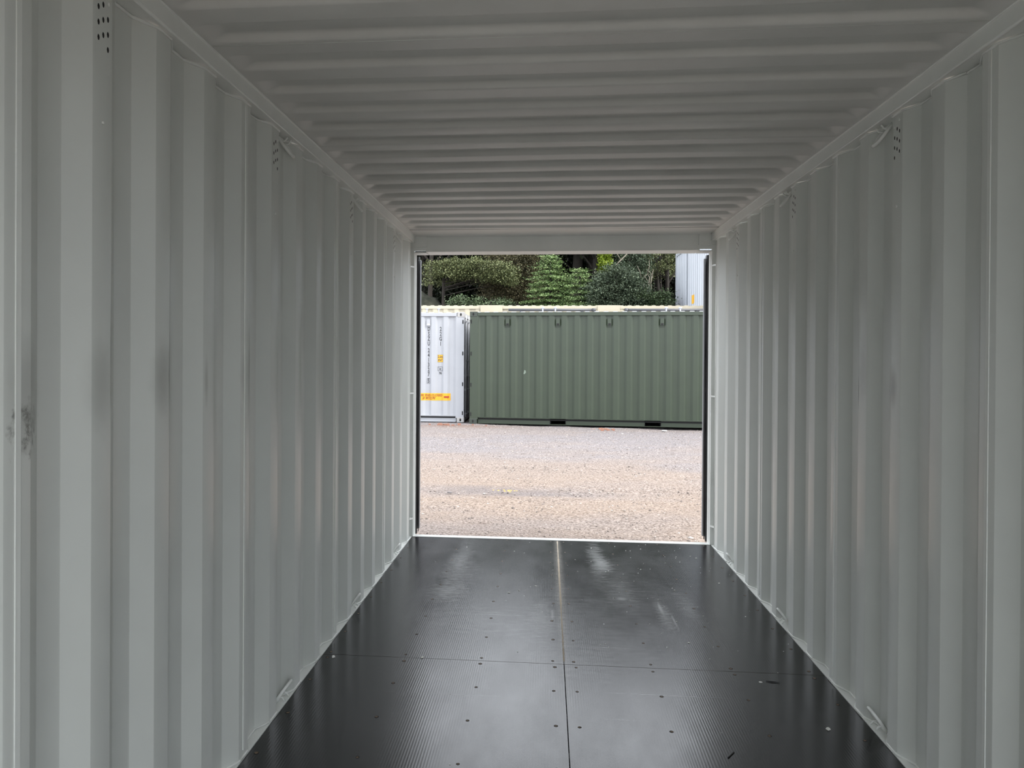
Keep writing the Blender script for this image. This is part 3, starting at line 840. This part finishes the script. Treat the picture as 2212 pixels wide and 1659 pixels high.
def frame_marks(nm,u,z,hw,hh,t):
    r=None
    for a0,b0,a1,b1 in ((-hw,-hh,hw,-hh+t),(-hw,hh-t,hw,hh),(-hw,-hh,-hw+t,hh),(hw-t,-hh,hw,hh)):
        o=decal(u+a0,u+a1,z+b0,z+b1,black_txt,white,wfn,.004,nm)
        r=r or o
    return r
frame_marks('digit_box_edge',DIGBOX[0],DIGBOX[1],.036,.062,.005)
o=frame_marks('mark_frame',ux,zc,.058,.050,.007); text('ic', ux, zc, .055, black_txt, o, 'mark_text', 1.0, wfn, .006)
text('70', ux, z_of(807.3), .05, black_txt, white, 'mark_number', .95, wfn, .006)
x1=u_of(973.6); x0=x1-.98
lab=decal(x0,x1,z_of(866.5),z_of(850.6),yellow_m,white,wfn,.003,'warning_label'); lab['label']='orange yellow sticker reading THIS END CLOSED with a red arrow'
text('THIS END CLOSED', u_of(956), z_of(855.3), .052, orange_txt, lab, 'warning_text', .96, wfn, .007, 'RIGHT')
text('\u6b64\u7aef\u5df2\u5c01', u_of(927.5), z_of(861.8), .050, orange_txt, lab, 'warning_text', 1.15, wfn, .007)
za=z_of(858.4); xa=u_of(971.5)
m=MB(); m.prism([(xa,za),(xa-.035,za+.035),(xa-.035,za+.017),(xa-.13,za+.017),(xa-.13,za-.017),(xa-.035,za-.017),(xa-.035,za-.035)],'y',wfn(xa-.06)+.004,wfn(xa-.06)+.006); fix_normals(m.build('arrow', red_m, lab))

# cream container behind the front row
CO=Vector((-4.4,19.25,-.09))
cream,cfn=container(CO, math.radians(0.3), 'cream shipping container behind the green and white ones, only its top showing', cream_m, L=12.2, H=2.905, pitch=.289, phase=.1, roof=cream_m)
for px0,px1 in ((1037,1085),(1289,1336)):
    x0=-.0987+19.25*((px0-1042)/1570.8-.0891); x1=-.0987+19.25*((px1-1042)/1570.8-.0891)
    m=MB(); m.box((x0-CO.x,-.025,H_-.36) if False else (x0-CO.x,-.025,2.905-.40),(x1-CO.x,.02,2.905-.004),.006); m.build('lifting_plate', cream_m, cream)
# dark pipes and pins on the roofs
def X19(pxx, y): return -.0987+y*((pxx-1042)/1570.8-.0891)
for a,b,lb in ((1098,1284,'dark grey steel pipe lying on the green container roof, left piece'),(1346,1524,'dark grey steel pipe lying on the green container roof, right piece')):
    y=18.6; z=2.645; xa,xb=X19(a,y),X19(b,y)
    root=empty('steel_pipe',((xa+xb)/2,y,z)); tag(root,lb,'pipe')
    hl=(xb-xa)/2
    m=MB(); m.tube([(-hl,0,0),(hl,0,0)],.036,10); m.build('tube', grey_rod, root, True)
    m=MB(); m.tube([(hl-.08 if a<1200 else -hl,0,0),(hl+.01 if a<1200 else -hl+.08,0,0)],.045,10); m.build('coupling', grey_rod, root, True)
    for q in (-hl*.7,hl*.7):
        m=MB(); m.box((q-.04,-.05,-.20),(q+.04,.05,-.028)); m.build('support_block', grey_rod, root)
for i,(pxx,host) in enumerate(((920,'white'),(946,'white'),(1172,'green'),(1199,'green'),(1433,'green'),(1462,'green'))):
    y=17.3 if host=='white' else 17.0; x=X19(pxx,y)
    root=empty('roof_pin',(x,y,2.49)); tag(root,['leftmost','second'][i] +' small white pin on the white container roof' if i<2 else ['third small white pin from the left, on the green container roof','fourth small white pin from the left, on the green container roof','fifth small white pin from the left, on the green container roof','rightmost small white pin on the green container roof'][i-2],'pin','small white roof pins')
    m=MB(); m.tube([(0,0,-.02),(0,0,.085)],.016,8); m.build('stem', white_m, root, True)
    m=MB(); m.tube([(-.035,0,.095),(.035,0,.095)],.02,8); m.build('head', white_m, root, True)

# two high white stack at right rear
for lvl in (0,1):
    st,sfn=container(Vector((4.20,25.1,-.25+2.6*lvl)), math.radians(-90), 'upper container of the pale stack behind the right end of the green one' if lvl else 'lower container of the pale stack at right, hidden behind the green one', pale_m, L=6.2, pitch=.289, phase=.1, roof=pale_m)
    if lvl:
        for u0,z0,z1 in ((2.78,.72,.98),(4.75,.62,.94)):
            decal(u0,u0+.32,z0,z1,yellow_m,st,sfn,.004,'yellow_sticker')
        for u0 in (1.95,3.55): 
            m=MB(); m.box((u0,.010,.2),(u0+.03,.02,2.48)); m.build('panel_seam', pale_m, st)

# small things on the yard
def lump(name, x,y,r,mat,label,cat, flat=.6):
    n=7; v=[];f=[]
    rings=[(.0,.0),(.8,.25),(1,.5),(.75,.85),(0,1)]
    for rr,hh in rings[1:4]:
        for k in range(n): a=6.283*k/n; q=R.uniform(.8,1.15); v.append((r*rr*q*math.cos(a),r*rr*q*math.sin(a)*.8,r*hh*flat))
    for i in range(2):
        for k in range(n): f.append((i*n+k,i*n+(k+1)%n,(i+1)*n+(k+1)%n,(i+1)*n+k))
    f.append(tuple(range(2*n,3*n))); f.append(tuple(range(n))[::-1])
    o=link(name, mesh(name,v,f,mat,True), loc=(x,y,ground_z(x,y)-.005)); tag(o,label,cat); return o
leafm=Mat('orange_scrap', (0.4500,0.2520,0.0480), .7); brick=Mat('brick_rubble', (0.2400,0.1200,0.0840), .9); pale=Mat('pale_stone', (0.4500,0.4440,0.4320), .8)
dk=Mat('dark_stone', (.10,.09,.09), .8)
lump('stone',-1.22,8.42,.035,dk,'dark stone lying on the gravel left of the doorway centre','stone')
lump('stone',2.42,15.9,.07,pale,'pale stone at the foot of the green container, right','stone')
for (x,y,n_,lb) in ((-.55,8.55,12,'orange flecks of paint on the gravel left of centre'),(2.02,8.75,8,'yellow flecks of paint on the gravel near the right jamb')):
    v=[];f=[]
    for _ in range(n_): 
        k=len(v); xx=R.gauss(0,.075); yy=R.gauss(0,.035); r_=R.uniform(.008,.02)
        v+=[(xx-r_,yy,.004),(xx,yy-r_*.6,.004),(xx+r_,yy,.006),(xx,yy+r_*.6,.012)]; f+=[(k,k+1,k+2,k+3)]
    o=link('paint_flecks', mesh('paint_flecks',v,f,leafm), loc=(x,y,ground_z(x,y)+.012)); tag(o,lb,'debris',None,'stuff')
for (x,y,n_,lb) in ((-2.55,16.45,18,'reddish brick rubble at the foot of the white container'),(1.15,15.95,14,'reddish brick rubble under the middle of the green container')):
    v=[];f=[]
    for _ in range(n_):
        xx=R.gauss(0,.35 if x<0 else .16); yy=R.gauss(0,.10); r_=R.uniform(.015,.045); k=len(v)
        mm=MB().box((xx-r_,yy-r_*.7,-.01),(xx+r_*R.uniform(.6,1.4),yy+r_*.7,r_*R.uniform(.5,1))); v+=mm.v; f+=[tuple(i+k for i in q) for q in mm.f]
    o=link('brick_rubble', mesh('brick_rubble',v,f,brick), loc=(x,y,ground_z(x,y)+.005)); tag(o,lb,'rubble',None,'stuff')

# ================================================================== WOODLAND
def leafcloud(centers, sig, per, size, flat=.6, aspect=.55, droop=.35):
    """centres Kx3 -> quads"""
    K=len(centers); n=K*per
    c0=np.repeat(centers,per,0)+NR.normal(0,1,(n,3))*np.repeat(sig,per,0)
    th=NR.uniform(0,2*np.pi,n); tilt=NR.normal(0,flat,n); 
    d=np.stack([np.cos(th)*np.cos(tilt),np.sin(th)*np.cos(tilt),np.sin(tilt)-droop*NR.rand(n)],-1); d/=np.linalg.norm(d,axis=1)[:,None]
    upv=np.stack([NR.normal(0,.45,n),NR.normal(0,.45,n),np.ones(n)],-1); sd=np.cross(d,upv); sd/=np.linalg.norm(sd,axis=1)[:,None]
    s=size*NR.uniform(.6,1.35,n)[:,None]
    a=c0-d*s; b=c0+sd*s*aspect+d*s*.1; c=c0+d*s; e=c0-sd*s*aspect+d*s*.1
    V=np.stack([a,b,c,e],1); F=np.arange(n*4).reshape(-1,4); return V,F
def foliage(name, parent, centers, sig, per, size, mat, **kw):
    V,F=leafcloud(np.array(centers,float),np.array(sig,float),per,size,**kw)
    o=link(name, fast_mesh(name,V,F,mat), parent); return o
def wild(name, lo, mid, hi): return island_mat(name, [(0,lo),(.5,mid),(1,hi)], .6, .3)
olive=wild('olive_leaves',(0.0350,0.0458,0.0165),(0.0826,0.0986,0.0382),(0.1715,0.1843,0.0826))
brownish=wild('brown_green_leaves',(0.0289,0.0260,0.0127),(0.0751,0.0722,0.0347),(0.1502,0.1270,0.0693))
bright=wild('bright_needles',(0.0644,0.1120,0.0418),(0.1564,0.2400,0.0912),(0.3496,0.4400,0.1976))
bright_old=wild('bright_needles',(0.0385,0.0825,0.0330),(0.0880,0.1650,0.0660),(0.1870,0.2860,0.1375))
bluegr=wild('dark_blue_green_leaves',(0.0167,0.0293,0.0161),(0.0417,0.0612,0.0345),(0.1058,0.1331,0.0828))
deep=wild('deep_shade_leaves',(0.0031,0.0055,0.0028),(0.0092,0.0139,0.0062),(0.0231,0.0277,0.0139))  # shade of the wood's interior put into the leaf colour
lime=wild('lime_leaves',(0.0880,0.1320,0.0044),(0.1496,0.2112,0.0132),(0.2200,0.2728,0.0352))
lime2=wild('light_gap_leaves',(.10,.13,.05),(.24,.28,.13),(.42,.46,.27))  # brightness of the gaps between trunks put into the leaf colour
midg=wild('mid_green_leaves',(0.0141,0.0282,0.0088),(0.0352,0.0598,0.0211),(0.0845,0.1162,0.0528))
def PX(pxx,pyy,y):   # point in the wood that the camera sees near a picture position
    q=((pxx-1042)/1570.8); r_=((779.8-pyy)/1570.8)
    dx=q*.99605-.0888; dy=q*.0886+.99605; dz=r_-.005+q*.006
    t=y/dy; return (-.0987+dx*t, y, 1.427+dz*t)
def trunk(name, parent, base, top, r0, r1, mat=bark, seg=10, bend=.15):
    b=Vector(base); t=Vector(top); pts=[]; n=6
    for i in range(n+1):
        q=i/n; p=b.lerp(t,q)+Vector((R.uniform(-1,1),R.uniform(-1,1),0))*bend*(.5 if 0<i<n else 0); pts.append(p)
    m=MB(); m.tube(pts,[r0+(r1-r0)*i/n for i in range(n+1)],seg); return m.build(name, mat, parent, True)
def gz_(y): return -.12+(.08*(y-22) if y>22 else 0)
def tree_at(label, x, y, h, r, mat, name='tree', clusters=200, per=60, size=.07, crown_lo=.35, squash=1., tr=.16, group=None, sig=.22, sigz=.10, cat='tree', pts=None):
    root=empty(name,(x,y,gz_(y))); tag(root,label,cat,group)
    trunk('trunk',root,(0,0,-.1),(R.uniform(-.3,.3),R.uniform(-.2,.2),h*.8),tr,tr*.35)
    cen=[]
    for _ in range(clusters):
        a=R.uniform(0,6.283); t=R.random(); z=h*(crown_lo+(1-crown_lo)*t); rr=r*math.sin(math.pi*min(1,.15+t*.85))**.6*R.uniform(.45,1.05)
        cen.append((math.cos(a)*rr,math.sin(a)*rr*squash,z))
    foliage('foliage',root,cen,[(sig,sig,sigz)]*len(cen),per,size,mat)
    m=MB()
    for c_ in cen[::max(1,len(cen)//26)]:
        b0=Vector((0,0,max(.3,c_[2]-r*.45))); m.tube([b0,b0.lerp(Vector(c_),.5)+Vector((0,0,.1)),Vector(c_)],[.045,.028,.01],5)
    m.build('branches', bark, root, True)
    return root
# --- main recognisable plants, placed by where they stand
# 1 olive spreading tree at left
def layered(label, px0,px1,py0,py1,y,mat,name='tree',n=120,per=70,size=.055,trunk_px=None,tr=.12,shape=None,sig=(.20,.25,.06),dep=1.2, cat='tree', extra=None):
    xm=(px0+px1)/2; bx=PX(trunk_px or xm,700,y)[0]; base=Vector((bx,y,gz_(y))); root=empty(name,base); tag(root,label,cat)
    cen=[]
    for _ in range(n):
        u=R.random(); w=R.random()
        if shape: u,w=shape(u,w)
        p=Vector(PX(px0+(px1-px0)*u,py0+(py1-py0)*w,y)); p.y+=R.uniform(-dep,dep)*.6; cen.append(p-base)
    foliage('foliage',root,cen,[sig]*n,per,size,mat)
    topz=max(c_.z for c_ in cen)
    trunk('trunk',root,(0,0,-.1),(R.uniform(-.1,.1),.1,topz*.97),tr,tr*.3,bend=.06)
    m=MB()
    for c_ in cen[::max(1,n//18)]:
        b0=Vector((0,.05,max(.2,c_.z-abs(c_.x)*.15-.08))); m.tube([b0,b0.lerp(c_,.55)+Vector((0,0,.08)),c_],[tr*.16,tr*.10,.005],5)
    m.build('branches', bark, root, True)
    return root
def arch(u,w):  # crown thicker in the middle, drooping to the right
    return u, w*.55+.75*(u-.45)**2*.9
layered('olive green broadleaf tree arching over the dark gap at left, brown trunk', 925,1110,563,640,26.0,olive,n=230,per=95,size=.034,trunk_px=957,tr=.14,shape=arch,sig=(.15,.22,.05))
layered('brownish green broadleaf tree between the olive tree and the bright conifer', 1045,1165,545,650,27.5,brownish,n=220,per=95,size=.034,trunk_px=1112,tr=.11,sig=(.17,.25,.06))
# 2 bright conifer: flat whorls of sprays
def conifer(label, pxc, pytop, pybot, halfpx, y, mat):
    top=Vector(PX(pxc,pytop,y)); base=Vector((top.x,y,gz_(y))); root=empty('conifer',base); tag(root,label,'tree')
    H=top.z-base.z; trunk('trunk',root,(0,0,-.1),(0,0,H*.97),.10,.015,bend=.03)
    cen=[];sg=[]; hw=halfpx/1570.8*y; zb=Vector(PX(pxc,pybot,y)).z-base.z
    m=MB(); z=H-.08
    while z>zb-1.6:
        q=min(1,(H-z)/(H-zb)); r=.12+hw*q**.8*R.uniform(.85,1.12)
        nb=int(5+8*q)
        for k in range(nb):
            a=6.283*k/nb+R.uniform(-.3,.3); rl=r*R.uniform(.75,1.1)
            tip=Vector((math.cos(a)*rl,math.sin(a)*rl,z-.10*rl+R.uniform(-.05,.05)))
            m.tube([(0,0,z+.05),Vector((0,0,z+.05)).lerp(tip,.5)+Vector((0,0,.03)),tip],[.02,.013,.004],4)
            steps=max(2,int(rl/.13))
            for i in range(1,steps+1):
                t=i/steps; p=Vector((0,0,z+.05)).lerp(tip,t)+Vector((0,0,.02)); cen.append(p); w_=.05+.11*math.sin(math.pi*min(1,t*.9)); sg.append((w_,w_,.022))
        z-=.17+.05*q
    m.build('branches', bark, root, True)
    foliage('needles',root,cen,sg,46,.034,mat,flat=.25,aspect=.38,droop=.25)
    return root
conifer('bright green conifer with flat tiers of branches, tallest point in the middle of the doorway',1188,551,672,68,25.0,bright)
conifer('bright yellow-green conifer joined to the right flank of the taller one',1252,580,672,48,24.6,bright)
# 3 dark shrub right of the conifer
def domeshape(u,w): 
    return u, w*(1)+ (1-w)*(2*u-1)**2*.55
layered('dark blue-green leafy bush right of the conifers',1268,1392,575,668,24.5,bluegr,'bush',n=330,per=95,size=.030,sig=(.12,.3,.06),shape=domeshape,cat='bush')
layered('dark green bush low behind the right end of the green container',1375,1443,632,668,24.2,midg,'bush',n=70,per=100,size=.032,sig=(.13,.3,.06),cat='bush')
layered('small light green bush behind the seam between white and green containers',974,1006,644,670,23.6,midg,'bush',n=22,per=80,size=.03,sig=(.10,.2,.05),cat='bush')
layered('low mid green bush behind the white container end',1008,1100,646,672,23.8,midg,'bush',n=40,per=90,size=.03,sig=(.15,.2,.05),cat='bush')
layered('lime green foliage between two dark trunks, upper middle',1297,1317,538,582,26.2,lime,'bush',n=60,per=60,size=.05,sig=(.06,.2,.08),cat='bush',tr=.05)
layered('grey-green drooping tree at upper right with fine hanging twigs',1326,1398,530,620,26.5,bluegr,n=130,per=70,size=.032,sig=(.12,.3,.14),tr=.09)
layered('sparse olive tree between the drooping tree and the pale stack',1385,1470,530,600,27.2,olive,n=55,per=70,size=.034,sig=(.13,.3,.09),tr=.08)
layered('pale leaves coloured bright as light gaps between the trunks at right',1380,1452,536,600,30.2,lime2,'bush',n=34,per=60,size=.045,sig=(.09,.2,.09),cat='bush',tr=.05)
# mossy mound at left
mx=PX(925,650,25.2)
v=[];f=[];n1,n2=18,8
for i in range(n2+1):
    ph=math.pi/2*i/n2
    for k in range(n1):
        a=6.283*k/n1; rr=math.cos(ph)
        d=1+.18*mn.noise(Vector((math.cos(a)*rr*1.5,math.sin(a)*rr*1.5,math.sin(ph)*1.5)))
        v.append((1.15*rr*math.cos(a)*d,.8*rr*math.sin(a)*d,math.sin(ph)*d*3.62))
for i in range(n2):
    for k in range(n1): f.append((i*n1+k,i*n1+(k+1)%n1,(i+1)*n1+(k+1)%n1,(i+1)*n1+k))
o=link('earth_mound', mesh('earth_mound',v,f,moss,True), loc=(mx[0]-.35,26.2,gz_(26.2)-.1)); tag(o,'dark mossy rounded mound under the trees at left','mound')
# trunks visible in the shade
tk=[(1290,29,.16,'brown trunk left of the lime foliage'),(1322,28.5,.17,'dark trunk right of the lime foliage'),(1422,27.5,.10,'slim trunk at right with light behind it'),(1441,28.3,.12,'trunk next to the pale stack'),(1405,29.2,.09,'thin dark trunk left of the slim ones at right'),(935,28.5,.12,'faint grey trunk in the shade at far left'),(1243,30,.30,'broad grey trunk above the bright conifers'),(1268,30.5,.22,'second grey trunk above the bright conifers')]
for i,(pxx,y,r_,lb) in enumerate(tk):
    p=PX(pxx,600,y); root=empty('tree',(p[0],y,gz_(y))); tag(root,lb,'tree')
    hh=9.8+R.uniform(-1,1)
    trunk('trunk',root,(0,0,-.1),(R.uniform(-.2,.2),0,hh*.7),r_,r_*.5,bend=.12)
    cen=[(R.gauss(0,1.2),R.gauss(0,1.0),hh*R.uniform(.55,1.0)) for _ in range(60)]
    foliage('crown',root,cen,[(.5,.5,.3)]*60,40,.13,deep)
    m=MB()
    for c_ in cen[::6]: m.tube([(0,0,c_[2]*.72),Vector((0,0,c_[2]*.72)).lerp(Vector(c_),.5),c_],[.05,.03,.01],5)
    m.build('branches', bark, root, True)
# bare twisting branches at right
for lb,pts in (('bare pale branch curling up in front of the dark gap at right',[(1380,645),(1390,632),(1400,620),(1402,600),(1398,592),(1385,605)]),('thin upright bare stem at right',[(1407,657),(1408,635),(1405,612),(1407,597)]),('long bare branches fanning through the upper right foliage',[(1326,576),(1340,562),(1352,550),(1358,538)])):
    y=24.9; P=[Vector(PX(a,b,y)) for a,b in pts]; base=Vector((P[0].x,y,gz_(y))); root=empty('bare_branch',base); tag(root,lb,'branch')
    loc=[Vector((0,0,0))]+[p-base for p in P]; m=MB(); m.tube(loc,[.035]+[.026-.003*i for i in range(len(P))],6); m.build('stem', pale_bark, root, True)
    m=MB()
    for p in loc[2:]:
        q=p+Vector((R.uniform(-.4,.4),0,R.uniform(.15,.5))); m.tube([p,p.lerp(q,.5)+Vector((.03,0,.03)),q],[.014,.010,.004],5)
    m.build('twig', pale_bark, root, True)
# deep background trees
k=0
where=['at the far left edge','behind the olive tree','behind the brownish tree','behind the conifers','above the dark bush','right of the lime foliage','behind the pale stack','further right, beyond the pale stack','further left, beyond the doorway edge']
spots=[(-8.0,31.5),(-5.2,30.6),(-2.6,31.6),(-.2,31.9),(2.6,31.8),(4.3,33.6),(7.6,31.5),(11.0,31.0),(-11.5,30.8)]
for (x,y),w_ in zip(spots,where):
    h=9.6+R.uniform(-1.2,1.5); root=empty('tree',(x,y,gz_(y))); tag(root,'tall dark woodland tree '+w_,'tree')
    trunk('trunk',root,(0,0,-.1),(R.uniform(-.3,.3),0,h*.85),.2,.07)
    cen=[];sg=[]
    for _ in range(330):
        t=R.random()**1.1; a=R.uniform(0,6.283); rr=2.3*math.sqrt(R.random())*(1.05-t*.55); cen.append((math.cos(a)*rr,math.sin(a)*rr*.8,.6+t*(h-1.0))); sg.append((.32,.32,.16))
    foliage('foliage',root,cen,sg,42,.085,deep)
    m=MB()
    for c_ in cen[::12]: m.tube([(0,0,c_[2]*.8),c_],[.04,.01],4)
    m.build('branches', bark, root, True)
# wooded slope behind, closes the view under the crowns
v=[];f=[];xs_=np.linspace(-34,34,60); prof=[(34.9,.6),(35.4,3.2),(36.2,5.6),(37.4,7.8),(39,9.2),(44,10.0)]
for i,(y,z) in enumerate(prof):
    for x in xs_: v.append((x,y+.8*mn.noise(Vector((x*.4,i,0))),z+.9*mn.noise(Vector((x*.3,i*1.3,5)))))
for i in range(len(prof)-1):
    for j in range(59): f.append((i*60+j,i*60+j+1,(i+1)*60+j+1,(i+1)*60+j))
o=link('wooded_slope', mesh('wooded_slope',v,f,soil,True)); tag(o, kind='structure')
cen=[(R.uniform(-16,16),R.uniform(33.2,34.6),R.uniform(.5,9.3)) for _ in range(1700)]
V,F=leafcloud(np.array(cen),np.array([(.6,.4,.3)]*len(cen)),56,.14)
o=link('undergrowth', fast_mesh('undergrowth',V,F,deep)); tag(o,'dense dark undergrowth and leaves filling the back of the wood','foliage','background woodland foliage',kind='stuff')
